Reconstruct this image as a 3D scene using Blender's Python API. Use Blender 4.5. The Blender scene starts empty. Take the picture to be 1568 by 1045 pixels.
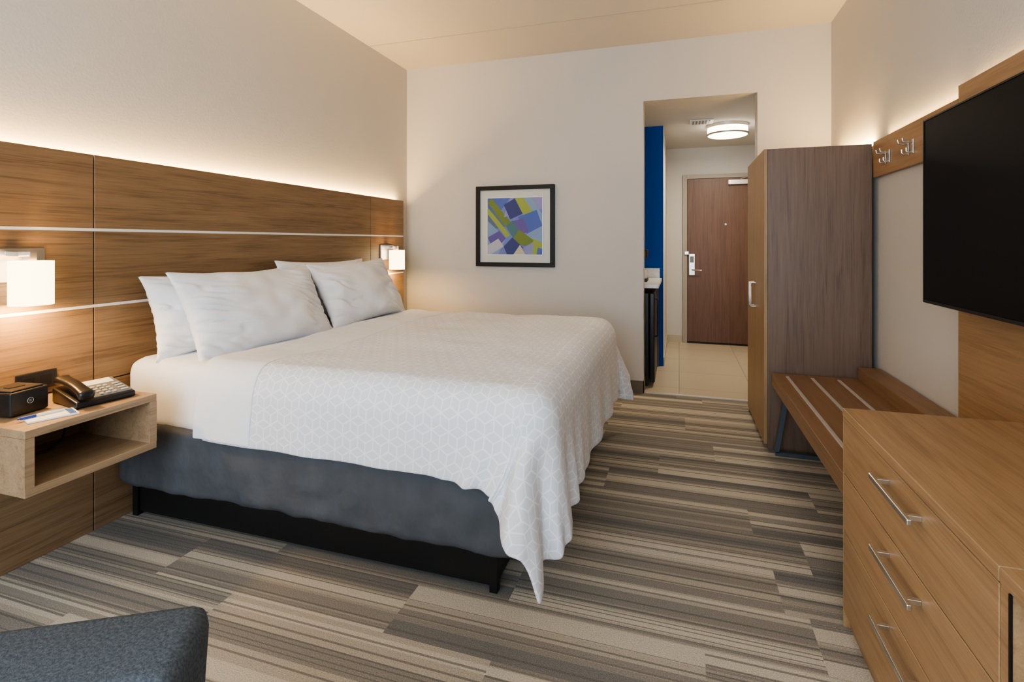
import bpy, bmesh, math, random
from mathutils import Vector, Matrix, noise
random.seed(7)
S=bpy.context.scene
COL=S.collection

# ------------------------------------------------------------ node helpers
def newmat(name):
    m=bpy.data.materials.new(name); m.use_nodes=True
    nt=m.node_tree; b=nt.nodes['Principled BSDF']
    return m,nt,b
def N(nt,t,**k):
    n=nt.nodes.new(t)
    for a,v in k.items(): setattr(n,a,v)
    return n
def math_(nt,op,a,b=None,clamp=False):
    n=nt.nodes.new('ShaderNodeMath'); n.operation=op; n.use_clamp=clamp
    for i,v in enumerate((a,b)):
        if v is None: continue
        if isinstance(v,(int,float)): n.inputs[i].default_value=v
        else: nt.links.new(v,n.inputs[i])
    return n.outputs[0]
def rgba(c): return (c[0],c[1],c[2],1)
def plain(name,c,rough=.5,metal=0,bump=0,bscale=200,var=0,vscale=3,spec=.5,bdist=.002,stretch=(1,1,1)):
    m,nt,b=newmat(name)
    b.inputs['Base Color'].default_value=rgba(c); b.inputs['Roughness'].default_value=rough
    b.inputs['Metallic'].default_value=metal; b.inputs['Specular IOR Level'].default_value=spec
    tc=N(nt,'ShaderNodeTexCoord')
    mp=N(nt,'ShaderNodeMapping'); mp.inputs['Scale'].default_value=stretch; nt.links.new(tc.outputs['Object'],mp.inputs['Vector'])
    if bump:
        n=N(nt,'ShaderNodeTexNoise'); n.inputs['Scale'].default_value=bscale; n.inputs['Detail'].default_value=3
        nt.links.new(mp.outputs[0],n.inputs['Vector'])
        bp=N(nt,'ShaderNodeBump'); bp.inputs['Strength'].default_value=bump; bp.inputs['Distance'].default_value=bdist
        nt.links.new(n.outputs['Fac'],bp.inputs['Height']); nt.links.new(bp.outputs['Normal'],b.inputs['Normal'])
    if var:
        n=N(nt,'ShaderNodeTexNoise'); n.inputs['Scale'].default_value=vscale; n.inputs['Detail'].default_value=4
        nt.links.new(mp.outputs[0],n.inputs['Vector'])
        r=N(nt,'ShaderNodeValToRGB')
        r.color_ramp.elements[0].position=.3; r.color_ramp.elements[1].position=.7
        r.color_ramp.elements[0].color=rgba([x*(1-var) for x in c]); r.color_ramp.elements[1].color=rgba([min(1,x*(1+var)) for x in c])
        nt.links.new(n.outputs['Fac'],r.inputs['Fac']); nt.links.new(r.outputs['Color'],b.inputs['Base Color'])
    return m
def emis(name,c,s):
    m,nt,b=newmat(name)
    b.inputs['Base Color'].default_value=rgba(c); b.inputs['Emission Color'].default_value=rgba(c); b.inputs['Emission Strength'].default_value=s
    return m
def wood(name,dark,light,axis,rough=.42,fine=1.0):
    """axis = grain direction"""
    m,nt,b=newmat(name)
    tc=N(nt,'ShaderNodeTexCoord'); mp=N(nt,'ShaderNodeMapping')
    sc={'X':(1.3,26,26),'Y':(26,1.3,26),'Z':(26,26,1.3)}[axis]
    mp.inputs['Scale'].default_value=[s*fine for s in sc]
    nt.links.new(tc.outputs['Object'],mp.inputs['Vector'])
    n1=N(nt,'ShaderNodeTexNoise'); n1.inputs['Scale'].default_value=1.1; n1.inputs['Detail'].default_value=7; n1.inputs['Roughness'].default_value=.66; n1.inputs['Distortion'].default_value=.7
    nt.links.new(mp.outputs[0],n1.inputs['Vector'])
    mp2=N(nt,'ShaderNodeMapping'); sc2={'X':(5,210,210),'Y':(210,5,210),'Z':(210,210,5)}[axis]
    mp2.inputs['Scale'].default_value=sc2; nt.links.new(tc.outputs['Object'],mp2.inputs['Vector'])
    n2=N(nt,'ShaderNodeTexNoise'); n2.inputs['Scale'].default_value=1; n2.inputs['Detail'].default_value=3
    nt.links.new(mp2.outputs[0],n2.inputs['Vector'])
    f=math_(nt,'ADD',math_(nt,'MULTIPLY',n1.outputs['Fac'],.58),math_(nt,'MULTIPLY',n2.outputs['Fac'],.42))
    r=N(nt,'ShaderNodeValToRGB'); e=r.color_ramp.elements
    e[0].position=.36; e[1].position=.66; e[0].color=rgba(dark); e[1].color=rgba(light)
    k=e.new(.49); k.color=rgba([(a*.42+c*.58) for a,c in zip(dark,light)])
    nt.links.new(f,r.inputs['Fac']); nt.links.new(r.outputs['Color'],b.inputs['Base Color'])
    b.inputs['Roughness'].default_value=rough
    bp=N(nt,'ShaderNodeBump'); bp.inputs['Strength'].default_value=.15; bp.inputs['Distance'].default_value=.001
    nt.links.new(n2.outputs['Fac'],bp.inputs['Height']); nt.links.new(bp.outputs['Normal'],b.inputs['Normal'])
    return m

# ------------------------------------------------------------ mesh helpers
def link(o): COL.objects.link(o); return o
def from_bm(name,bm,mat,smooth=False):
    me=bpy.data.meshes.new(name); bm.normal_update(); bm.to_mesh(me); bm.free()
    if mat: me.materials.append(mat)
    if smooth:
        for p in me.polygons: p.use_smooth=True
    return link(bpy.data.objects.new(name,me))
def addbox(bm,x0,x1,y0,y1,z0,z1):
    vs=[bm.verts.new((x,y,z)) for x in (x0,x1) for y in (y0,y1) for z in (z0,z1)]
    for f in ((0,1,3,2),(4,6,7,5),(0,4,5,1),(2,3,7,6),(0,2,6,4),(1,5,7,3)):
        bm.faces.new([vs[i] for i in f])
def box(name,x0,x1,y0,y1,z0,z1,mat,bev=0.0,seg=2,M=None,smooth=False):
    bm=bmesh.new(); addbox(bm,x0,x1,y0,y1,z0,z1)
    if bev: bmesh.ops.bevel(bm,geom=bm.edges[:],offset=bev,segments=seg,profile=.5,affect='EDGES')
    bmesh.ops.recalc_face_normals(bm,faces=bm.faces[:])
    if M is not None: bmesh.ops.transform(bm,matrix=M,verts=bm.verts[:])
    return from_bm(name,bm,mat,smooth)
def boxes(name,lst,mat,bev=0):
    bm=bmesh.new()
    for b in lst: addbox(bm,*b)
    if bev: bmesh.ops.bevel(bm,geom=bm.edges[:],offset=bev,segments=2,profile=.5,affect='EDGES')
    bmesh.ops.recalc_face_normals(bm,faces=bm.faces[:])
    return from_bm(name,bm,mat)
def tube(name,pts,r,mat,cyc=False):
    cu=bpy.data.curves.new(name,'CURVE'); cu.dimensions='3D'; cu.bevel_depth=r; cu.bevel_resolution=4; cu.use_fill_caps=True
    s=cu.splines.new('POLY'); s.points.add(len(pts)-1)
    for p,q in zip(s.points,pts): p.co=(*q,1)
    s.use_cyclic_u=cyc
    o=bpy.data.objects.new(name,cu); link(o)
    me=bpy.data.meshes.new_from_object(o.evaluated_get(bpy.context.evaluated_depsgraph_get()))
    bpy.data.objects.remove(o)
    me.materials.clear(); me.materials.append(mat)
    for p in me.polygons: p.use_smooth=True
    return link(bpy.data.objects.new(name,me))
def lathe(name,prof,c,mat,seg=48,M=None):
    bm=bmesh.new(); rings=[]
    for r,z in prof:
        rings.append([bm.verts.new((r*math.cos(2*math.pi*i/seg),r*math.sin(2*math.pi*i/seg),z)) for i in range(seg)])
    for a,b in zip(rings,rings[1:]):
        for i in range(seg): bm.faces.new((a[i],a[(i+1)%seg],b[(i+1)%seg],b[i]))
    bmesh.ops.remove_doubles(bm,verts=bm.verts[:],dist=1e-6)
    bmesh.ops.recalc_face_normals(bm,faces=bm.faces[:])
    if M is not None: bmesh.ops.transform(bm,matrix=M,verts=bm.verts[:])
    bmesh.ops.translate(bm,vec=c,verts=bm.verts[:])
    o=from_bm(name,bm,mat,True)
    md=o.modifiers.new('es','EDGE_SPLIT'); md.split_angle=math.radians(40)
    return o
def group(name,parts,M=None):
    mn=Vector((1e9,)*3); mx=-mn
    for o in parts:
        for v in o.data.vertices:
            p=o.matrix_basis@v.co
            for i in range(3): mn[i]=min(mn[i],p[i]); mx[i]=max(mx[i],p[i])
    c=(mn+mx)/2; c.z=mn.z
    e=bpy.data.objects.new(name,None); e.empty_display_size=.1; link(e); e.location=c
    for o in parts:
        o.parent=e; o.matrix_parent_inverse=Matrix.Translation(-c)
    return e

# ------------------------------------------------------------ materials
wallm=plain('wall_paint',(.60,.58,.545),.85,bump=.25,bscale=90,spec=.2)
ceilm=plain('ceiling_paint',(.66,.62,.545),.9,bump=.3,bscale=60,spec=.2)
bluem=plain('blue_paint',(.010,.080,.40),.7,bump=.15,bscale=90,spec=.2)
basem=plain('baseboard_vinyl',(.17,.14,.11),.5)
oakH=wood('oak_headboard',(.145,.088,.045),(.29,.19,.105),'Y')
oakN=wood('oak_nightstand',(.26,.170,.095),(.43,.305,.185),'Y')
oakD=wood('oak_dresser',(.30,.182,.090),(.45,.290,.152),'Y')
oakT=wood('oak_tvpanel',(.28,.168,.082),(.42,.265,.135),'Y')
walW=wood('walnut_wardrobe',(.118,.076,.055),(.195,.134,.098),'Z')
oakW=wood('oak_wardrobe_door',(.25,.160,.075),(.38,.250,.13),'Z')
doorw=wood('door_walnut',(.095,.046,.028),(.165,.086,.052),'Z')
benchw=wood('bench_walnut',(.19,.108,.056),(.29,.172,.092),'Y')
chrome=plain('brushed_nickel',(.72,.70,.66),.28,1)
alum=plain('aluminium_strip',(.80,.78,.74),.35,.6)
steelb=plain('powder_coat_steel',(.12,.15,.18),.4,.6)
black=plain('black_plastic',(.012,.012,.013),.35)
blackm=plain('black_metal',(.014,.014,.015),.4,.3)
screen=plain('tv_screen',(.006,.006,.007),.45,spec=.12)
white=plain('white_plastic',(.75,.75,.73),.4)
linen=plain('white_linen',(.84,.86,.895),.85,bump=.5,bscale=9,bdist=.014,spec=.2)
pillowm=plain('pillow_cotton',(.85,.87,.905),.85,bump=.2,bscale=7,bdist=.012,spec=.2)
greyf=plain('grey_bed_wrap',(.088,.094,.105),.85,bump=.8,bscale=11,var=.14,vscale=7,spec=.2,bdist=.018,stretch=(1,1,.7))
chairf=plain('blue_grey_tweed',(.092,.108,.127),.95,bump=.4,bscale=600,var=.35,vscale=260,spec=.1)
quartz=plain('white_quartz',(.7,.69,.66),.25,var=.1,vscale=40)
shade=emis('lamp_shade_glow',(1,.78,.45),5.5)
diff=emis('diffuser_glow',(1,.88,.70),7)

# carpet
def carpet():
    m,nt,b=newmat('striped_carpet')
    tc=N(nt,'ShaderNodeTexCoord'); sp=N(nt,'ShaderNodeSeparateXYZ'); nt.links.new(tc.outputs['Object'],sp.inputs[0])
    x,y=sp.outputs[0],sp.outputs[1]
    row=math_(nt,'FLOOR',math_(nt,'DIVIDE',y,.25))
    wn=N(nt,'ShaderNodeTexWhiteNoise',noise_dimensions='1D'); nt.links.new(row,wn.inputs['W'])
    col=math_(nt,'FLOOR',math_(nt,'ADD',x,math_(nt,'MULTIPLY',wn.outputs['Value'],1.0)))
    idn=math_(nt,'ADD',math_(nt,'MULTIPLY',row,7.31),math_(nt,'MULTIPLY',col,3.77))
    wn2=N(nt,'ShaderNodeTexWhiteNoise',noise_dimensions='1D'); nt.links.new(idn,wn2.inputs['W'])
    off=math_(nt,'MULTIPLY',wn2.outputs['Value'],60.)
    nb=N(nt,'ShaderNodeTexNoise',noise_dimensions='1D'); nb.inputs['Scale'].default_value=1; nb.inputs['Detail'].default_value=.6
    yq=math_(nt,'DIVIDE',math_(nt,'FLOOR',math_(nt,'MULTIPLY',y,90.)),90.)
    nt.links.new(math_(nt,'ADD',math_(nt,'MULTIPLY',yq,7.),off),nb.inputs['W'])
    r=N(nt,'ShaderNodeValToRGB'); r.color_ramp.interpolation='CONSTANT'; e=r.color_ramp.elements
    e[0].position=0; e[0].color=rgba((.205,.20,.188)); e[1].position=.34; e[1].color=rgba((.285,.265,.232))
    for p,c in ((.43,(.37,.335,.28)),(.48,(.275,.258,.228)),(.52,(.45,.405,.332)),(.57,(.57,.52,.43)),(.74,(.34,.315,.272))):
        k=e.new(p); k.color=rgba(c)
    nt.links.new(nb.outputs['Fac'],r.inputs['Fac'])
    nl=N(nt,'ShaderNodeTexNoise',noise_dimensions='1D'); nl.inputs['Scale'].default_value=1; nl.inputs['Detail'].default_value=0
    nt.links.new(math_(nt,'ADD',math_(nt,'MULTIPLY',y,70.),off),nl.inputs['W'])
    ln=math_(nt,'GREATER_THAN',nl.outputs['Fac'],.665)
    mx=N(nt,'ShaderNodeMix',data_type='RGBA'); mx.inputs[7].default_value=rgba((.15,.142,.13))
    nt.links.new(math_(nt,'MULTIPLY',ln,.70),mx.inputs[0]); nt.links.new(r.outputs['Color'],mx.inputs[6])
    ns=N(nt,'ShaderNodeTexNoise'); ns.inputs['Scale'].default_value=260; ns.inputs['Detail'].default_value=2
    nt.links.new(tc.outputs['Object'],ns.inputs['Vector'])
    mx2=N(nt,'ShaderNodeMix',data_type='RGBA',blend_type='MULTIPLY'); mx2.inputs[0].default_value=1
    cr=N(nt,'ShaderNodeValToRGB'); cr.color_ramp.elements[0].position=.3; cr.color_ramp.elements[1].position=.7
    cr.color_ramp.elements[0].color=(.70,.70,.70,1); cr.color_ramp.elements[1].color=(1.2,1.2,1.2,1)
    nt.links.new(ns.outputs['Fac'],cr.inputs['Fac'])
    nt.links.new(mx.outputs[2],mx2.inputs[6]); nt.links.new(cr.outputs['Color'],mx2.inputs[7])
    nt.links.new(mx2.outputs[2],b.inputs['Base Color']); b.inputs['Roughness'].default_value=.95; b.inputs['Specular IOR Level'].default_value=.1
    bp=N(nt,'ShaderNodeBump'); bp.inputs['Strength'].default_value=.5; bp.inputs['Distance'].default_value=.003
    nt.links.new(ns.outputs['Fac'],bp.inputs['Height']); nt.links.new(bp.outputs['Normal'],b.inputs['Normal'])
    return m
def tile():
    m,nt,b=newmat('hall_tile')
    tc=N(nt,'ShaderNodeTexCoord'); br=N(nt,'ShaderNodeTexBrick'); nt.links.new(tc.outputs['Object'],br.inputs['Vector'])
    br.inputs['Scale'].default_value=1; br.inputs['Brick Width'].default_value=.6; br.inputs['Row Height'].default_value=.6; br.inputs['Mortar Size'].default_value=.004
    br.offset=0
    br.inputs['Color1'].default_value=rgba((.54,.47,.35)); br.inputs['Color2'].default_value=rgba((.49,.425,.315)); br.inputs['Mortar'].default_value=rgba((.32,.28,.22))
    nt.links.new(br.outputs['Color'],b.inputs['Base Color']); b.inputs['Roughness'].default_value=.35
    return m
def duvetmat():
    m,nt,b=newmat('white_duvet_cube_pattern')
    uv=N(nt,'ShaderNodeUVMap'); uv.uv_map='UVMap'
    sc=N(nt,'ShaderNodeVectorMath',operation='SCALE'); sc.inputs['Scale'].default_value=1/.068
    nt.links.new(uv.outputs[0],sc.inputs[0])
    sp=N(nt,'ShaderNodeSeparateXYZ'); nt.links.new(sc.outputs[0],sp.inputs[0])
    R3=math.sqrt(3)
    X=math_(nt,'ADD',sp.outputs[0],200.); Y=math_(nt,'ADD',sp.outputs[1],200*R3)
    def cell(ox,oy):
        a=math_(nt,'SUBTRACT',math_(nt,'MODULO',math_(nt,'ADD',X,ox),1.),.5)
        c=math_(nt,'SUBTRACT',math_(nt,'MODULO',math_(nt,'ADD',Y,oy),R3),R3/2)
        l=math_(nt,'ADD',math_(nt,'MULTIPLY',a,a),math_(nt,'MULTIPLY',c,c)); return a,c,l
    a1,c1,l1=cell(0,0); a2,c2,l2=cell(.5,R3/2)
    t=math_(nt,'LESS_THAN',l1,l2)
    def mixf(p,q):
        return math_(nt,'ADD',math_(nt,'MULTIPLY',t,p),math_(nt,'MULTIPLY',math_(nt,'SUBTRACT',1.,t),q))
    qx=mixf(a1,a2); qy=mixf(c1,c2)
    ax=math_(nt,'ABSOLUTE',qx); ay=math_(nt,'ABSOLUTE',qy)
    hd=math_(nt,'MAXIMUM',ax,math_(nt,'ADD',math_(nt,'MULTIPLY',ax,.5),math_(nt,'MULTIPLY',ay,.866)))
    w=.036
    mask=math_(nt,'GREATER_THAN',hd,.5-w)
    for ex,ey in ((0,1),(-.866,-.5),(.866,-.5)):
        d=math_(nt,'ADD',math_(nt,'MULTIPLY',qx,ex),math_(nt,'MULTIPLY',qy,ey))
        cr=math_(nt,'ABSOLUTE',math_(nt,'SUBTRACT',math_(nt,'MULTIPLY',qx,ey),math_(nt,'MULTIPLY',qy,ex)))
        mask=math_(nt,'MAXIMUM',mask,math_(nt,'MULTIPLY',math_(nt,'GREATER_THAN',d,0.),math_(nt,'LESS_THAN',cr,w)))
    mx=N(nt,'ShaderNodeMix',data_type='RGBA'); mx.inputs[6].default_value=rgba((.75,.77,.815)); mx.inputs[7].default_value=rgba((.92,.935,.96))
    nt.links.new(mask,mx.inputs[0]); nt.links.new(mx.outputs[2],b.inputs['Base Color'])
    b.inputs['Roughness'].default_value=.85; b.inputs['Specular IOR Level'].default_value=.2
    tc=N(nt,'ShaderNodeTexCoord'); n=N(nt,'ShaderNodeTexNoise'); n.inputs['Scale'].default_value=8; n.inputs['Detail'].default_value=3
    nt.links.new(tc.outputs['Object'],n.inputs['Vector'])
    bp=N(nt,'ShaderNodeBump'); bp.inputs['Strength'].default_value=.35; bp.inputs['Distance'].default_value=.012
    nt.links.new(n.outputs['Fac'],bp.inputs['Height']); nt.links.new(bp.outputs['Normal'],b.inputs['Normal'])
    return m

# ------------------------------------------------------------ ROOM
XL,XR,YB,YW=-2.54,1.11,4.56,-1.75
ZC=2.965; ZH=2.475; YE=7.01
OX0,OX1=-.29,.594
box('floor',XL-.1,XR+.1,YW-.1,YB+.02,-.1,0,carpet())
box('floor_hall',-1.05,XR+.1,YB+.02,YE+.1,-.1,0.001,tile())
box('ceiling',XL-.1,XR+.1,YW-.1,YB+.15,ZC,ZC+.1,ceilm)
box('trim_ceiling_joint',XL,XR,3.90,3.908,ZC-.003,ZC,plain('joint_line',(.50,.45,.36),.9))  # thin, slightly darker strip marking the joint between ceiling planks
box('ceiling_hall',-1.05,XR+.1,YB+.15,YE+.1,ZH,ZH+.1,wallm)
box('wall_left',XL-.1,XL,YW,YB+.15,0,ZC,wallm)
box('wall_right',XR,XR+.1,YW,YB+.15,0,ZC,wallm)
boxes('wall_back',[(XL,OX0,YB,YB+.15,0,ZC),(OX1,XR,YB,YB+.15,0,ZC),(OX0,OX1,YB,YB+.15,ZH,ZC)],wallm)
WX0,WX1,WZ0,WZ1=-2.2,.8,.45,2.6
boxes('wall_window',[(XL,WX0,YW-.1,YW,0,ZC),(WX1,XR,YW-.1,YW,0,ZC),(WX0,WX1,YW-.1,YW,0,WZ0),(WX0,WX1,YW-.1,YW,WZ1,ZC)],wallm)
boxes('window_1',[(WX0,WX1,YW-.08,YW-.03,WZ0,WZ0+.05),(WX0,WX1,YW-.08,YW-.03,WZ1-.05,WZ1),(WX0,WX0+.05,YW-.08,YW-.03,WZ0,WZ1),(WX1-.05,WX1,YW-.08,YW-.03,WZ0,WZ1),(-.73,-.67,YW-.08,YW-.03,WZ0,WZ1)],white)
box('wall_alcove_left',-1.05,-.95,YB+.15,5.6,0,ZH,wallm)
box('wall_hall_left',-1.05,-.155,5.6,YE,0,ZH,wallm)
box('wall_alcove_blue',-.95,-.157,5.585,5.6,0,ZH,bluem)
box('wall_hall_right',XR,XR+.1,YB+.15,YE,0,ZH,wallm)
box('wall_hall_end',-.155,XR,YE,YE+.1,0,ZH,wallm)
boxes('baseboard_back',[(XL+.09,OX0+.006,YB-.01,YB,0,.10),(OX0,OX0+.008,YB-.01,YB+.15,0,.10)],basem)
box('baseboard_right',XR-.01,XR,YW,3.5,0,.10,basem)
boxes('baseboard_hall',[(-.157,-.145,5.6,YE,0,.09),(-.145,.04,YE-.01,YE,0,.09)],plain('hall_tile_base',(.5,.44,.35),.4))
box('trim_carpet_edge',OX0,OX1,YB+.005,YB+.035,0,.006,alum)

# ------------------------------------------------------------ headboard
HX=-2.47; HT=1.667
yy=[(-.2,1.638),(1.643,3.818),(3.823,4.37)]
parts=[]
for (a,b) in yy:
    for (z0,z1) in ((0.0,.655),(.660,.990),(1.003,1.328),(1.341,HT)):
        parts.append(box('panel',HX-.018,HX,a,b,z0,z1,oakH,.001,1))
for z in (.990,1.328):
    parts.append(box('reveal_strip',HX-.018,HX-.003,-.2,4.37,z,z+.013,plain('white_reveal',(.9,.88,.84),.4)))
parts.append(box('backing',HX-.03,HX-.018,-.2,4.36,0,HT-.01,black))
parts.append(boxes('cleats',[(XL+.001,HX-.03,y,y+.04,.1,1.5) for y in (0,1.6,3.0,4.25)],blackm))
group('headboard',parts)

def area(name,loc,rot,sx,sy,e,c):
    l=bpy.data.lights.new(name,'AREA'); l.shape='RECTANGLE'; l.size=sx; l.size_y=sy; l.energy=e; l.color=c
    o=bpy.data.objects.new(name,l); o.location=loc; o.rotation_euler=rot; link(o); return o
def pt(name,loc,e,c,r=.03):
    l=bpy.data.lights.new(name,'POINT'); l.energy=e; l.color=c; l.shadow_soft_size=r
    o=bpy.data.objects.new(name,l); o.location=loc; link(o); return o
WARM=(1,.62,.23)
area('led_strip_light',(-2.52,2.09,HT-.03),(math.pi,0,0),.03,4.5,62,WARM)

# ------------------------------------------------------------ nightstand
nx0,nx1,ny0,ny1,nz0,nz1=HX+.001,-2.045,1.145,1.60,.435,.657
t=.028
group('nightstand',[
 box('top',nx0,nx1,ny0,ny1,nz1-t,nz1,oakN,.002),
 box('bottom',nx0,nx1,ny0,ny1,nz0,nz0+t,oakN,.002),
 box('side_near',nx0,nx1,ny0,ny0+t,nz0+t,nz1-t,oakN),
 box('side_far',nx0,nx1,ny1-t,ny1,nz0+t,nz1-t,oakN),
 box('back',nx0,nx0+.015,ny0+t,ny1-t,nz0+t,nz1-t,oakH),
])

# ------------------------------------------------------------ sconces
def sconce(yc):
    x=-2.36; p=[]
    p.append(box('backplate',HX+.001,HX+.016,yc-.10,yc+.10,1.125,1.255,chrome,.003))
    p.append(box('arm',HX+.016,x-.02,yc-.03,yc+.03,1.225,1.245,chrome,.003))
    p.append(box('arm_drop',x-.03,x+.012,yc-.012,yc+.012,1.195,1.245,chrome,.002))
    p.append(lathe('shade',[(.066,1.04),(.067,1.04),(.067,1.208),(.066,1.208),(.064,1.206),(.064,1.042),(.066,1.04)],(x,yc,0),shade))
    p.append(lathe('bulb',[(0.001,1.09),(.015,1.095),(.02,1.12),(.012,1.16),(.012,1.2),(.001,1.2)],(x,yc,0),diff))
    g=group('wall_sconce',p)
    pt('sconce_bulb_light',(x,yc,1.06),13,WARM,.02)
    pt('sconce_bulb_light',(x,yc,1.19),4,WARM,.02)
sconce(1.343); sconce(4.06)

# ------------------------------------------------------------ BED
ZT=.745
bed=[]
bed.append(box('mattress',-2.455,-.45,1.755,3.65,.42,ZT-.004,linen,.07,6,smooth=True))
def wrapbox():
    bm=bmesh.new(); x0,x1,y0,y1,z0,z1=-2.46,-.47,1.725,3.68,.165,.455
    addbox(bm,x0,x1,y0,y1,z0,z1)
    bmesh.ops.bevel(bm,geom=bm.edges[:],offset=.035,segments=3,profile=.5,affect='EDGES')
    bmesh.ops.subdivide_edges(bm,edges=[e for e in bm.edges if e.calc_length()>.5],cuts=90,use_grid_fill=True)
    bmesh.ops.subdivide_edges(bm,edges=[e for e in bm.edges if .15<e.calc_length()<.5],cuts=10,use_grid_fill=True)
    bmesh.ops.recalc_face_normals(bm,faces=bm.faces[:])
    bm.normal_update()
    for v in bm.verts:
        d=noise.noise(Vector((v.co.x*5,v.co.y*5,v.co.z*11)))*.010+noise.noise(Vector((v.co.x*14,v.co.y*14,v.co.z*6+9)))*.005
        d+=max(0,1-abs(noise.noise(Vector((v.co.x*4,v.co.y*4,v.co.z*9+20))))*9)*.005
        if v.co.z<.2: d+=noise.noise(Vector((v.co.x*9,v.co.y*9,1)))*.010
        if v.co.x<-2.4: d=min(d,0)
        v.co+=v.normal*d
    return from_bm('box_spring_wrap',bm,greyf,True)
bed.append(wrapbox())
fr=[(-2.42,-.64,1.80,1.815,.02,.165),(-2.42,-.64,3.58,3.595,.02,.165),(-.655,-.64,1.80,3.595,.02,.165),(-2.42,-2.405,1.80,3.595,.02,.165),
    (-1.4,-1.38,1.815,3.58,.02,.165)]
for x in (-2.44,-.66):
    for y in (1.79,3.575): fr.append((x,x+.03,y,y+.03,0,.17))
bed.append(boxes('platform_frame',fr,blackm,.001))

def sstep(a,b,x):
    t_=max(0,min(1,(x-a)/(b-a))); return t_*t_*(3-2*t_)
def drape(name,p0,p1,foot,near,far,off,mat,R=.12,fold=1.0,step=.014,thick=.012,wob=0):
    xf,yn,yf=-.42,1.72,3.68
    xi,yni,yfi=xf-R,yn+R,yf-R
    pe=(p1 if foot is None else xi+foot)
    n=int((pe-p0)/step)+1; ps=[p0+(pe-p0)*i/n for i in range(n+1)]
    q0,q1=yni-near,yfi+far; m=int((q1-q0)/step)+1; qs=[q0+(q1-q0)*i/m for i in range(m+1)]
    bm=bmesh.new(); uvl=bm.loops.layers.uv.new('UVMap'); V=[]; 
    H=math.pi*R/2
    def puff(x,y): return .016*noise.noise(Vector((x*2.0,y*2.0,3)))+.007*noise.noise(Vector((x*5,y*5,5)))+.003*noise.noise(Vector((x*13,y*4,7)))
    for p_ in ps:
        row=[]
        for q in qs:
            p=p_+wob*(noise.noise(Vector((q*1.3,0,1)))*.9+noise.noise(Vector((q*5,0,2)))*.3)
            a=max(0,p-xi); b=0; sg=-1
            if q<yni: b=yni-q
            elif q>yfi: b=q-yfi; sg=1
            s=math.hypot(a,b)
            cx,cy=min(p,xi),min(max(q,yni),yfi)
            if s<1e-9:
                row.append((Vector((p,q,ZT+off+puff(p,q))),(p,q))); continue
            th=math.atan2(b,a)
            if s<H: o=R*math.sin(s/R); d=R*(1-math.cos(s/R)); h=0
            else: o=R; h=s-H; d=R+h
            k=math.sin(2*th)
            thp=th+(.58*k if sg<0 else 0)*min(1,s/.3)
            tt=p if b>a else q
            base=(.030*noise.noise(Vector((tt*4.5,1.7*(1 if b>a else 2),0)))+.010*math.sin(tt*17+2*noise.noise(Vector((tt*2,4,0)))))
            amp=(.6 if b>a else .8)*fold
            w=base*amp*(h/.35)*(1-abs(k))
            w+=h*.05
            fl=h*(abs(k)**1.3)*(.21+.25*math.cos(8*(th-math.pi/4)))
            if a>0 and b>0:   # secondary pleats through the hanging corner
                w+=h*.07*math.sin(th*22+1.2)*sstep(.02,.4,h)*abs(k)**.5
            w+=fl
            oo=o+w+off
            x=cx+math.cos(thp)*oo; y=cy+sg*math.sin(thp)*oo
            if a==0: x=p
            if b==0: y=q
            if sg<0 and b>0:   # corner weight drags the near hem forward, sideways and down
                dist=max(0,xi-p)
                g=math.exp(-(dist/.21)**2)*sstep(0,.28,h)
                side=sstep(math.radians(40),math.radians(90),th)
                y-=.035*g
                x-=.13*g*side*(h/.28)
                y-=.026*g*math.cos(dist*48)*side
                d+=.03*g
            if sg<0: d-=.045*(abs(k)**4)*sstep(.1,.5,h)
            if sg<0 and a>0 and b<=a: # pleats beside the corner on the foot side
                dist=max(0,q-yni); g=math.exp(-(dist/.30)**2)*sstep(0,.35,h)
                x+=.028*g*math.cos(dist*34+.6)
            z=ZT+off*math.cos(min(s/R,math.pi/2))+puff(cx,cy)*max(0,1-s/.3)-d+min(.06,fl*fl/(2*max(h,.05)))
            z+=.004*noise.noise(Vector((x*8,y*8,z*5)))
            row.append((Vector((x,y,z)),(p,q)))
        V.append([(bm.verts.new(c),u) for c,u in row])
    for i in range(len(V)-1):
        for j in range(len(V[0])-1):
            c=[V[i][j],V[i+1][j],V[i+1][j+1],V[i][j+1]]
            f=bm.faces.new([v for v,_ in c])
            for l,(v,u) in zip(f.loops,c): l[uvl].uv=u
    o=from_bm(name,bm,mat,True)
    md=o.modifiers.new('solid','SOLIDIFY'); md.thickness=thick; md.offset=-1
    md=o.modifiers.new('sub','SUBSURF'); md.levels=1; md.render_levels=1
    return o
bed.append(drape('duvet',-1.92,None,.535,.375,.375,.016,duvetmat()))
bed.append(drape('folded_top_sheet',-1.96,-1.66,None,.367,.367,.0195,linen,thick=.006,wob=.05))
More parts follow.
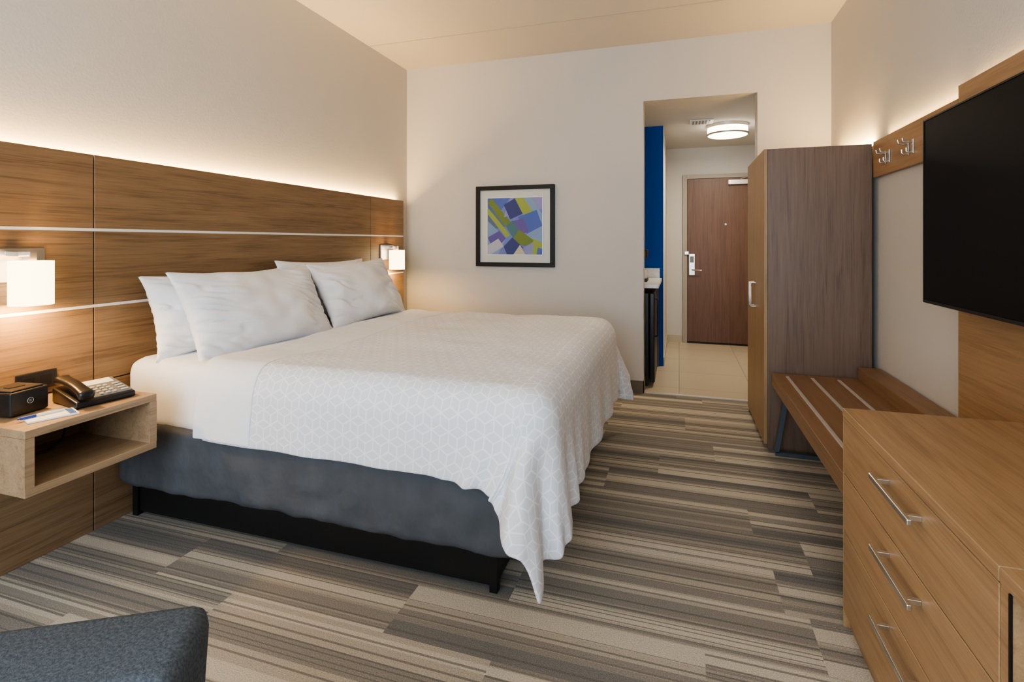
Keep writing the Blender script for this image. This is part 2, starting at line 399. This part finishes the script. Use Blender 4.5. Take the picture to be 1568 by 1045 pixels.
def pillow(name,w,h,t,loc,lean,yaw=0,roll=0,seed=0):
    bm=bmesh.new(); n=72; top={};bot={}
    for i in range(n+1):
        for j in range(n+1):
            u=-1+2*i/n; v=-1+2*j/n
            pr=max(0,(1-abs(u)**2.6))**.58*max(0,(1-abs(v)**2.4))**.60
            pin=1-.10*(1-u*u)*(abs(v)**4) ; pin2=1-.09*(1-v*v)*(abs(u)**4)
            x=u*w/2*pin2; y=v*h/2*pin
            wr=noise.noise(Vector((u*1.8+seed,v*1.8,seed)))*.024+noise.noise(Vector((u*4+seed,v*3,seed+4)))*.011
            cr=(1-abs(noise.noise(Vector((u*2+seed*3,v*5+u*3,seed+8))))*5)
            wr-=max(0,cr)*.022*sstep(.15,.9,abs(u))
            sag=-.02*(v)*(1-u*u)
            top[i,j]=bm.verts.new((x,y,t/2*pr+wr*pr**.5+sag*pr))
            if i in(0,n) or j in(0,n): bot[i,j]=top[i,j]
            else: bot[i,j]=bm.verts.new((x,y,-t/2*pr+wr*.6*pr**.5))
    for i in range(n):
        for j in range(n):
            bm.faces.new((top[i,j],top[i+1,j],top[i+1,j+1],top[i,j+1]))
            bm.faces.new((bot[i,j],bot[i,j+1],bot[i+1,j+1],bot[i+1,j]))
    bmesh.ops.recalc_face_normals(bm,faces=bm.faces[:])
    # local: x width-> world Y ; y height-> up ; z thickness -> +X
    M=Matrix.Translation(loc)@Matrix.Rotation(yaw,4,'Z')@Matrix.Rotation(-lean,4,'Y')@Matrix.Rotation(roll,4,'X')@Matrix(((0,0,1,0),(1,0,0,0),(0,1,0,0),(0,0,0,1)))
    bmesh.ops.transform(bm,matrix=M,verts=bm.verts[:])
    o=from_bm(name,bm,pillowm,True)
    return o
L=math.radians
bed.append(pillow('pillow_back_near',.94,.41,.18,(-2.325,2.24,.925),L(16),seed=1))
bed.append(pillow('pillow_back_far',.94,.45,.18,(-2.335,3.10,.940),L(14),seed=2,roll=L(-1)))
bed.append(pillow('pillow_front_near',.98,.475,.20,(-2.16,2.30,.922),L(27),seed=3,roll=L(-1)))
bed.append(pillow('pillow_front_far',.91,.475,.20,(-2.16,3.22,.936),L(27),seed=4.5,roll=L(1)))
group('bed',bed)

# ------------------------------------------------------------ nightstand items
zt=nz1
def place(loc,rz): return Matrix.Translation(loc)@Matrix.Rotation(rz,4,'Z')
M=place((-2.205,1.465,zt),L(80))
def wedge(name,x0,x1,y0,y1,za,zb,mat,bev,M):
    bm=bmesh.new(); addbox(bm,x0,x1,y0,y1,0.002,1)
    for v in bm.verts:
        if v.co.z>.5: v.co.z=za if v.co.y<(y0+y1)/2 else zb
    bmesh.ops.bevel(bm,geom=bm.edges[:],offset=bev,segments=3,profile=.5,affect='EDGES')
    bmesh.ops.recalc_face_normals(bm,faces=bm.faces[:])
    bmesh.ops.transform(bm,matrix=M,verts=bm.verts[:]); return from_bm(name,bm,mat,True)
ph=[wedge('body',-.10,.10,-.10,.09,.025,.06,black,.006,M)]
sl=math.atan2(.035,.19)
Mt=M@Matrix.Translation((0,-.10,.026))@Matrix.Rotation(sl,4,'X')
greyp=plain('grey_plastic',(.16,.17,.18),.4)
keym=plain('key_plastic',(.45,.46,.46),.4)
ph.append(box('faceplate',-.035,.095,.012,.18,-.004,.003,greyp,.002,M=Mt))
ph.append(box('display_card',-.02,.08,.125,.172,.003,.005,white,M=Mt))
bt=[]
for i in range(3):
    for j in range(4):
        bt.append(box('key',-.015+i*.022,-.001+i*.022,.02+j*.024,.034+j*.024,.003,.008,keym,.002,M=Mt))
for j in range(4): bt.append(box('key',.06,.085,.022+j*.024,.034+j*.024,.003,.007,keym,.002,M=Mt))
ph+=bt
bm=bmesh.new(); n=24; rg=[]
for i in range(n+1):
    s=-1+2*i/n; y=.09+s*.105; z=.024+.012*(1-s*s); hw=.021+.008*abs(s)**4; hh=.011+.010*abs(s)**5
    if i in(0,n): hw*=.6;hh*=.5
    ring=[bm.verts.new((-.072+hw*math.copysign(abs(math.cos(k))**.6,math.cos(k)),y,z+hh*math.copysign(abs(math.sin(k))**.6,math.sin(k)))) for k in [2*math.pi*a/16 for a in range(16)]]
    rg.append(ring)
for a,b in zip(rg,rg[1:]):
    for i in range(16): bm.faces.new((a[i],a[(i+1)%16],b[(i+1)%16],b[i]))
bm.faces.new(rg[0]); bm.faces.new(rg[-1]); bmesh.ops.recalc_face_normals(bm,faces=bm.faces[:])
bmesh.ops.transform(bm,matrix=Mt,verts=bm.verts[:]); ph.append(from_bm('handset',bm,black,True))
group('desk_phone',ph)
M=place((-2.315,1.265,zt),L(8))
group('alarm_clock',[box('body',-.07,.07,-.065,.065,.003,.088,black,.006,3,M=M,smooth=False),
  box('top_panel',-.06,.06,-.055,.055,.088,.094,plain('dark_glass',(.03,.03,.035),.15),.003,M=M),
  box('front_mark',.070,.0708,-.004,.004,.044,.052,greyp,M=M),
  tube('dial',[(M@Vector((.071,.010*math.cos(a),.048+.010*math.sin(a)))) for a in [k*math.pi/12 for k in range(24)]],.0006,white,True),
  boxes('grille',[(-2.33,-2.30,1.24,1.29,zt+.094,zt+.0955)],blackm)])
M=place((-2.135,1.275,zt),L(-20))
group('notepad',[box('pad',-.045,.045,-.07,.07,.0008,.006,plain('paper',(.85,.85,.84),.7),M=M),
                 box('header',-.04,.04,.045,.064,.006,.0064,plain('blue_print',(.03,.12,.45),.6),M=M)])
pa=Matrix.Translation((-2.155,1.262,zt+.0115))@Matrix.Rotation(L(-12),4,'Z')
penb=plain('pen_blue',(.02,.06,.32),.4)
group('ballpoint_pen',[tube('barrel',[pa@Vector((0,-.06,0)),pa@Vector((0,.06,0))],.0045,white),tube('grip',[pa@Vector((0,-.062,0)),pa@Vector((0,-.02,0))],.0049,penb),tube('tip',[pa@Vector((0,-.07,0)),pa@Vector((0,-.058,0))],.003,penb),
                       box('clip',-.001,.001,.02,.06,.004,.006,chrome,M=pa)])
group('power_outlet',[box('plate',HX+.001,HX+.012,1.35,1.49,.685,.757,black,.003),box('socket',HX+.012,HX+.014,1.37,1.41,.70,.74,blackm,.001),box('socket_b',HX+.012,HX+.014,1.43,1.47,.70,.74,blackm,.001)])
group('power_cord',[tube('cord',[(-2.44,1.5,nz1-.06),(-2.40,1.49,.56),(-2.36,1.45,.49),(-2.33,1.38,.47),(-2.38,1.28,.468),(-2.33,1.2,.468)],.004,black),
   box('adapter',-2.44,-2.40,1.47,1.53,.565,.61,black,.004)])

# ------------------------------------------------------------ framed art
ax0,ax1,az0,az1=-1.80,-1.055,1.055,1.795
C={'navy':(.040,.055,.20),'blue':(.075,.13,.42),'peri':(.15,.20,.50),'lav':(.24,.25,.50),'sky':(.20,.31,.50),'slate':(.10,.16,.25),
   'olive':(.16,.22,.04),'lime':(.29,.37,.07),'pale':(.42,.45,.52),'cream':(.50,.50,.34),'violet':(.12,.09,.32),'teal':(.07,.17,.20)}
am={k:plain('print_ink_'+k,c,.6) for k,c in C.items()}
keys=list(C)
ix0,ix1,iz0,iz1=ax0+.112,ax1-.112,az0+.112,az1-.112
shapes=[('peri',[(0,0),(1,0),(1,1),(0,1)]),
 ('blue',[(0,1),(.42,1),(.20,.72),(0,.82)]),
 ('slate',[(0,.82),(.20,.72),(.36,.5),(0,.42)]),
 ('olive',[(0,.92),(.07,1),(.56,.42),(.46,.34)]),
 ('lime',[(.0,.72),(.0,.84),(.42,.34),(.34,.30)]),
 ('sky',[(.0,.60),(.34,.28),(.20,0),(0,0)]),
 ('violet',[(.0,.30),(.22,.42),(.34,.28),(.12,.06)]),
 ('pale',[(0,.16),(.20,.28),(.30,.14),(.06,0),(0,0)]),
 ('lav',[(.42,1),(1,1),(1,.80),(.30,.66)]),
 ('navy',[(.30,.88),(.52,1),(.66,.72),(.42,.62)]),
 ('lime',[(.50,1),(.66,1),(.86,.70),(.70,.62)]),
 ('sky',[(.66,1),(.80,1),(1,.70),(1,.55)]),
 ('blue',[(.56,.66),(.90,.78),(1,.50),(.72,.36)]),
 ('violet',[(.44,.58),(.66,.64),(.76,.40),(.56,.34)]),
 ('teal',[(.34,.50),(.46,.60),(.60,.40),(.48,.28)]),
 ('sky',[(.72,.36),(1,.50),(1,.22),(.80,.10)]),
 ('olive',[(.42,.20),(.58,.44),(.92,.20),(.86,.12)]),
 ('navy',[(.30,.14),(.46,.30),(.66,.12),(.50,0),(.36,0)]),
 ('cream',[(.48,0),(.60,.17),(.70,0)]),
 ('lav',[(.66,.12),(.84,.22),(.92,0),(.70,0)]),
 ('lime',[(.82,.0),(.84,.28),(1,.20),(1,0)]),
 ('blue',[(.90,0),(.92,.12),(1,.10),(1,0)])]
bm=bmesh.new()
for i,(k,pts_) in enumerate(shapes):
    y=YB-.0222-.00012*i
    f=bm.faces.new([bm.verts.new((ix0+(ix1-ix0)*u,y,iz0+(iz1-iz0)*v)) for u,v in pts_]); f.material_index=keys.index(k)
art=from_bm('print',bm,None)
for k in keys: art.data.materials.append(am[k])
fw=.038
frm=plain('black_frame',(.014,.012,.011),.45,spec=.3)
group('framed_picture',[boxes('frame',[(ax0,ax1,YB-.04,YB-.001,az0,az0+fw),(ax0,ax1,YB-.04,YB-.001,az1-fw,az1),(ax0,ax0+fw,YB-.04,YB-.001,az0+fw,az1-fw),(ax1-fw,ax1,YB-.04,YB-.001,az0+fw,az1-fw)],frm,.002),
   box('mat_board',ax0+fw,ax1-fw,YB-.02,YB-.002,az0+fw,az1-fw,plain('mat_white',(.60,.63,.60),.7)),
   boxes('inner_fillet',[(ix0-.008,ix1+.008,YB-.027,YB-.02,iz0-.008,iz0),(ix0-.008,ix1+.008,YB-.027,YB-.02,iz1,iz1+.008),(ix0-.008,ix0,YB-.027,YB-.02,iz0,iz1),(ix1,ix1+.008,YB-.027,YB-.02,iz0,iz1)],white),art])

# ------------------------------------------------------------ wardrobe
wx,wy0,wy1,wz=.50,3.555,4.36,1.855
wp=[box('side_near',wx+.02,XR-.035,wy0,wy0+.025,0,wz,walW,.001,1),
 box('side_far',wx+.02,XR-.035,wy1-.025,wy1,0,wz,walW,.001,1),
 box('top',wx+.02,XR-.035,wy0+.025,wy1-.025,wz-.025,wz,walW),
 box('bottom',wx+.02,XR-.035,wy0+.025,wy1-.025,.06,.085,walW),
 box('back',XR-.05,XR-.035,wy0+.025,wy1-.025,.085,wz-.025,walW),
 box('plinth',wx+.03,wx+.045,wy0+.025,wy1-.025,0,.06,walW),
 box('door_leaf_a',wx,wx+.019,wy0,(wy0+wy1)/2-.0015,.03,wz,oakW,.001,1),
 box('door_leaf_b',wx,wx+.019,(wy0+wy1)/2+.0015,wy1,.03,wz,oakW,.001,1)]
hy=(wy0+wy1)/2-.04
wp.append(tube('handle',[(wx,hy,.84),(wx-.032,hy,.84),(wx-.032,hy,1.0),(wx,hy,1.0)],.006,chrome))
wp.append(tube('handle_b',[(wx,hy+.08,.84),(wx-.032,hy+.08,.84),(wx-.032,hy+.08,1.0),(wx,hy+.08,1.0)],.006,chrome))
group('wardrobe',wp)
area('led_strip_light',(1.085,3.0,1.872),(math.pi,0,0),.015,.8,1.5,WARM)
area('led_strip_light',(1.085,3.97,1.858),(math.pi,0,0),.03,.7,13,WARM)

# ------------------------------------------------------------ hook rail
def hook(y,z):
    x=XR-.031
    pl=[box('plate',x-.004,x,y-.009,y+.009,z-.035,z+.035,chrome,.0015)]
    pl.append(tube('upper',[(x,y,z+.02),(x-.025,y,z+.02),(x-.042,y,z+.024),(x-.045,y,z+.042)],.0045,chrome))
    pl.append(tube('lower',[(x,y,z-.028),(x-.022,y,z-.030),(x-.028,y,z-.022),(x-.028,y,z-.006)],.0045,chrome))
    return pl
hp=[box('rail',XR-.03,XR-.001,2.58,3.553,1.656,1.864,oakT,.001,1)]
for y in (3.33,3.03): hp+=[*hook(y-.028,1.745),*hook(y+.028,1.745)]
group('coat_hook_rail',hp)

# ------------------------------------------------------------ TV + panel
px=XR-.03
group('tv_back_panel',[box('panel',px,px+.02,.95,2.575,.735,1.915,oakT,.001,1),box('lower',px,px+.02,2.0,2.575,.556,.735,oakT,.001,1),boxes('cleats',[(px+.02,XR,y,y+.04,.8,1.8) for y in (1.1,1.8,2.45)],blackm)])
area('led_strip_light',(1.10,1.76,1.88),(math.pi,0,0),.01,1.55,11,WARM)
tx=.93
group('television',[box('housing',tx+.004,tx+.045,1.255,2.49,1.04,1.765,black,.004),
  box('screen',tx,tx+.004,1.262,2.483,1.053,1.758,screen),
  boxes('bezel',[(tx-.002,tx+.006,1.255,2.49,1.04,1.052),(tx-.002,tx+.006,1.255,2.49,1.759,1.765),(tx-.002,tx+.006,1.255,1.261,1.052,1.759),(tx-.002,tx+.006,2.484,2.49,1.052,1.759)],blackm),
  boxes('wall_mount',[(tx+.045,px-.001,1.7,2.05,1.25,1.55)],blackm,.005)])

# ------------------------------------------------------------ luggage bench
by0,by1=2.03,3.50; bz=.485; bx=.535
bp=[box('top',bx,.985,by0,by1,bz-.035,bz,benchw,.002),
 box('front_apron',bx+.0,bx+.03,by0,by1,bz-.075,bz-.036,benchw,.002),
 box('back_ledge',.986,XR-.012,by0,by1,bz-.075,.553,benchw,.002)]
for x in (.605,.735,.87): bp.append(box('metal_slat',x-.008,x+.008,by0+.04,by1-.08,bz,bz+.006,alum,.001,1))
def leg(y):
    w=.035
    def bar(a,b):
        a=Vector(a);b=Vector(b); d=(b-a).normalized(); n=Vector((0,1,0)); s=d.cross(n)*.012
        bm=bmesh.new(); vs=[]
        for p_ in (a,b):
            for q_ in ((-1,-1),(1,-1),(1,1),(-1,1)):
                vs.append(bm.verts.new(p_+s*q_[0]+n*w/2*q_[1]))
        for f in ((0,1,2,3),(7,6,5,4),(0,4,5,1),(1,5,6,2),(2,6,7,3),(3,7,4,0)): bm.faces.new([vs[i] for i in f])
        bmesh.ops.recalc_face_normals(bm,faces=bm.faces[:]); return from_bm('leg_bar',bm,steelb)
    return [bar((.555,y,.02),(.625,y,bz-.03)),bar((.548,y,.012),(1.02,y,.012)),bar((1.0,y,.02),(.93,y,bz-.03))]
bp+=leg(by1-.03)
group('luggage_bench',bp)

# ------------------------------------------------------------ dresser
dx,dy0,dy1,dz=.52,1.10,1.99,.728
dp=[box('carcass',dx+.02,XR-.032,dy0,dy1,.0,dz-.028,oakD),
    box('top',dx-.002,XR-.032,dy0,dy1+.004,dz-.027,dz,oakD,.002),
    box('end_panel',dx,XR-.032,dy1-.0,dy1+.004,.0,dz-.03,oakD)]
zz=[(.515,.697),(.322,.511),(.06,.318)]
for i,(a,b) in enumerate(zz):
    dp.append(box('drawer_front',dx,dx+.019,dy0+.003,dy1-.003,a,b,oakD,.0015,1))
for hz in (.655,.465,.275):
    hx=dx-.032; a,b=1.375,1.625
    dp.append(box('handle_bar',hx-.006,hx+.004,a,b,hz-.007,hz+.007,chrome,.002))
    for y in (a+.03,b-.03): dp.append(box('handle_post',hx,dx,y-.006,y+.006,hz-.006,hz+.006,chrome,.001))
group('dresser',dp)
ey0,ey1=.45,1.098
group('open_cabinet',[box('top',dx-.002,XR-.032,ey0,ey1,dz-.027,dz,oakD,.002),
  box('side_far',dx,XR-.032,ey1-.03,ey1,0,dz-.028,oakD,.001,1),box('side_near',dx,XR-.032,ey0,ey0+.03,0,dz-.028,oakD,.001,1),
  box('back',XR-.05,XR-.032,ey0+.03,ey1-.03,0,dz-.028,black),box('edge_strip',dx-.003,dx,ey1-.034,ey1-.028,0,dz-.028,blackm),
  box('shelf',dx+.02,XR-.05,ey0+.03,ey1-.03,.05,.075,oakD),box('divider',dx+.02,XR-.05,ey0+.03,ey1-.03,.60,.62,oakD)])

# ------------------------------------------------------------ entry door
ddx0,ddx1=.095,1.01; fcol=plain('door_frame_paint',(.36,.32,.27),.5)
group('door_frame',[boxes('frame',[(ddx0-.05,ddx0,YE-.03,YE-.001,0,2.13),(ddx1,ddx1+.05,YE-.03,YE-.001,0,2.13),(ddx0,ddx1,YE-.03,YE-.001,2.08,2.13)],fcol,.002)])
dr=[box('slab',ddx0+.003,ddx1-.003,YE-.022,YE-.001,.02,2.077,doorw,.001,1),
 box('threshold',ddx0,ddx1,YE-.03,YE-.001,0.001,.018,blackm),
 box('lock_plate',ddx0+.02,ddx0+.095,YE-.045,YE-.022,.86,1.13,chrome,.006),
 box('card_reader',ddx0+.035,ddx0+.08,YE-.05,YE-.045,1.02,1.10,greyp,.002),
 tube('lever',[(ddx0+.06,YE-.045,.93),(ddx0+.06,YE-.085,.93),(ddx0+.17,YE-.085,.925)],.009,chrome),
 box('closer_body',ddx0+.48,ddx0+.80,YE-.075,YE-.022,1.99,2.05,chrome,.004),
 tube('closer_arm',[(ddx0+.62,YE-.06,2.055),(ddx0+.75,YE-.22,2.09),(ddx0+.85,YE-.04,2.10)],.008,chrome),
 box('latch_guard',ddx0-.03,ddx0+.02,YE-.05,YE-.03,1.12,1.16,chrome,.003),
 lathe('peephole',[(.001,0),(.012,0),(.012,.006),(.001,.006)],(ddx0+.455,YE-.022,1.50),chrome,16,Matrix.Rotation(L(90),4,'X'))]
group('door_1',dr)

# ------------------------------------------------------------ hall light, vent
hl=(.47,5.76)
group('flush_ceiling_light',[lathe('pan',[(.001,ZH),(.20,ZH),(.20,ZH-.03),(.195,ZH-.03),(.195,ZH-.002)],(*hl,0),chrome),
  lathe('diffuser',[(.193,ZH-.03),(.193,ZH-.10),(.18,ZH-.108),(.001,ZH-.112)],(*hl,0),diff),
  lathe('lower_ring',[(.190,ZH-.088),(.204,ZH-.088),(.204,ZH-.104),(.190,ZH-.104)],(*hl,0),chrome)])
area('hall_ceiling_lamp',(hl[0],hl[1],ZH-.13),(0,0,0),.3,.3,22,(1,.84,.64))
vp=[box('plate',.10,.32,5.40,5.58,ZH-.012,ZH-.001,white,.003)]
for i in range(6): vp.append(box('louver',.125+i*.03,.14+i*.03,5.42,5.56,ZH-.016,ZH-.012,greyp))
group('ceiling_vent',vp)

# ------------------------------------------------------------ kitchenette
fx=-.205
group('mini_fridge',[box('cabinet',-.74,fx-.05,4.76,5.29,.02,.83,black,.006),
  box('door',fx-.045,fx,4.76,5.29,.04,.83,black,.01,3),
  tube('handle',[(fx,4.80,.78),(fx+.025,4.80,.77),(fx+.025,4.80,.45),(fx,4.80,.44)],.007,blackm),
  boxes('feet',[(-.72,-.69,4.78,4.81,0.001,.02),(-.30,-.27,4.78,4.81,.001,.02),(-.72,-.69,5.24,5.27,.001,.02),(-.30,-.27,5.24,5.27,.001,.02)],blackm)])
group('counter',[box('slab',-.95,-.17,4.712,5.584,.875,.91,quartz,.004),box('backsplash',-.95,-.19,5.565,5.584,.91,1.01,quartz,.002),
  box('back_rail',-.949,-.93,4.712,5.584,.001,.875,walW),box('side_panel',-.93,-.2,5.555,5.584,.001,.875,walW)])
group('coffee_maker',[box('base',-.46,-.28,4.98,5.2,.911,.935,black,.006),box('column',-.46,-.39,4.98,5.2,.935,1.17,black,.01),box('head',-.46,-.28,4.98,5.2,1.13,1.21,black,.012),
  lathe('glass_mug',[(.001,.936),(.035,.936),(.038,1.02),(.036,1.02),(.033,.94),(.001,.94)],(-.33,5.09,0),white,24)])

# ------------------------------------------------------------ chair
CM=Matrix.Translation((-.700,.085,0.0))@Matrix.Rotation(L(30),4,'Z')
def cush(name,x0,x1,y0,y1,z0,z1,shear,bev=.035):
    bm=bmesh.new(); addbox(bm,x0,x1,y0,y1,z0,z1)
    for v in bm.verts: v.co.y+=shear*(v.co.z-z1)
    bmesh.ops.bevel(bm,geom=bm.edges[:],offset=bev,segments=6,profile=.5,affect='EDGES')
    bmesh.ops.recalc_face_normals(bm,faces=bm.faces[:])
    bmesh.ops.transform(bm,matrix=CM,verts=bm.verts[:]); return from_bm(name,bm,chairf,True)
cp=[cush('backrest',-.31,.315,.225,.375,.30,.788,.22,.024),cush('seat',-.31,.31,-.33,.22,.30,.45,0)]
for x in(-.27,.27):
    for y in(-.28,.24):
        p0=CM@Vector((x,y,.31)); p1=CM@Vector((x*1.05,y*1.08,-.001)); p1.z=0.001; cp.append(tube('leg',[p0,p1],.014,blackm))
group('lounge_chair',cp)

# ------------------------------------------------------------ world, portal
w=bpy.data.worlds.new('World'); S.world=w; w.use_nodes=True
bg=w.node_tree.nodes['Background']; bg.inputs[0].default_value=(.79,.885,1,1); bg.inputs[1].default_value=7.8
po=area('window_portal',((WX0+WX1)/2,YW-.02,(WZ0+WZ1)/2),(L(90),0,0),WX1-WX0,WZ1-WZ0,1,(1,1,1))
po.data.cycles.is_portal=True

# ------------------------------------------------------------ camera
cam=bpy.data.cameras.new('camera'); co=bpy.data.objects.new('camera',cam); link(co)
cam.sensor_width=36; cam.lens=36*800/1568; cam.shift_y=-151.7/1568; cam.clip_start=.02
co.location=(0,0,1.28); co.rotation_euler=(L(90),0,math.atan(256/800))
S.camera=co
S.view_settings.view_transform='AgX'
S.view_settings.look='AgX - Medium High Contrast'
S.view_settings.exposure=.08
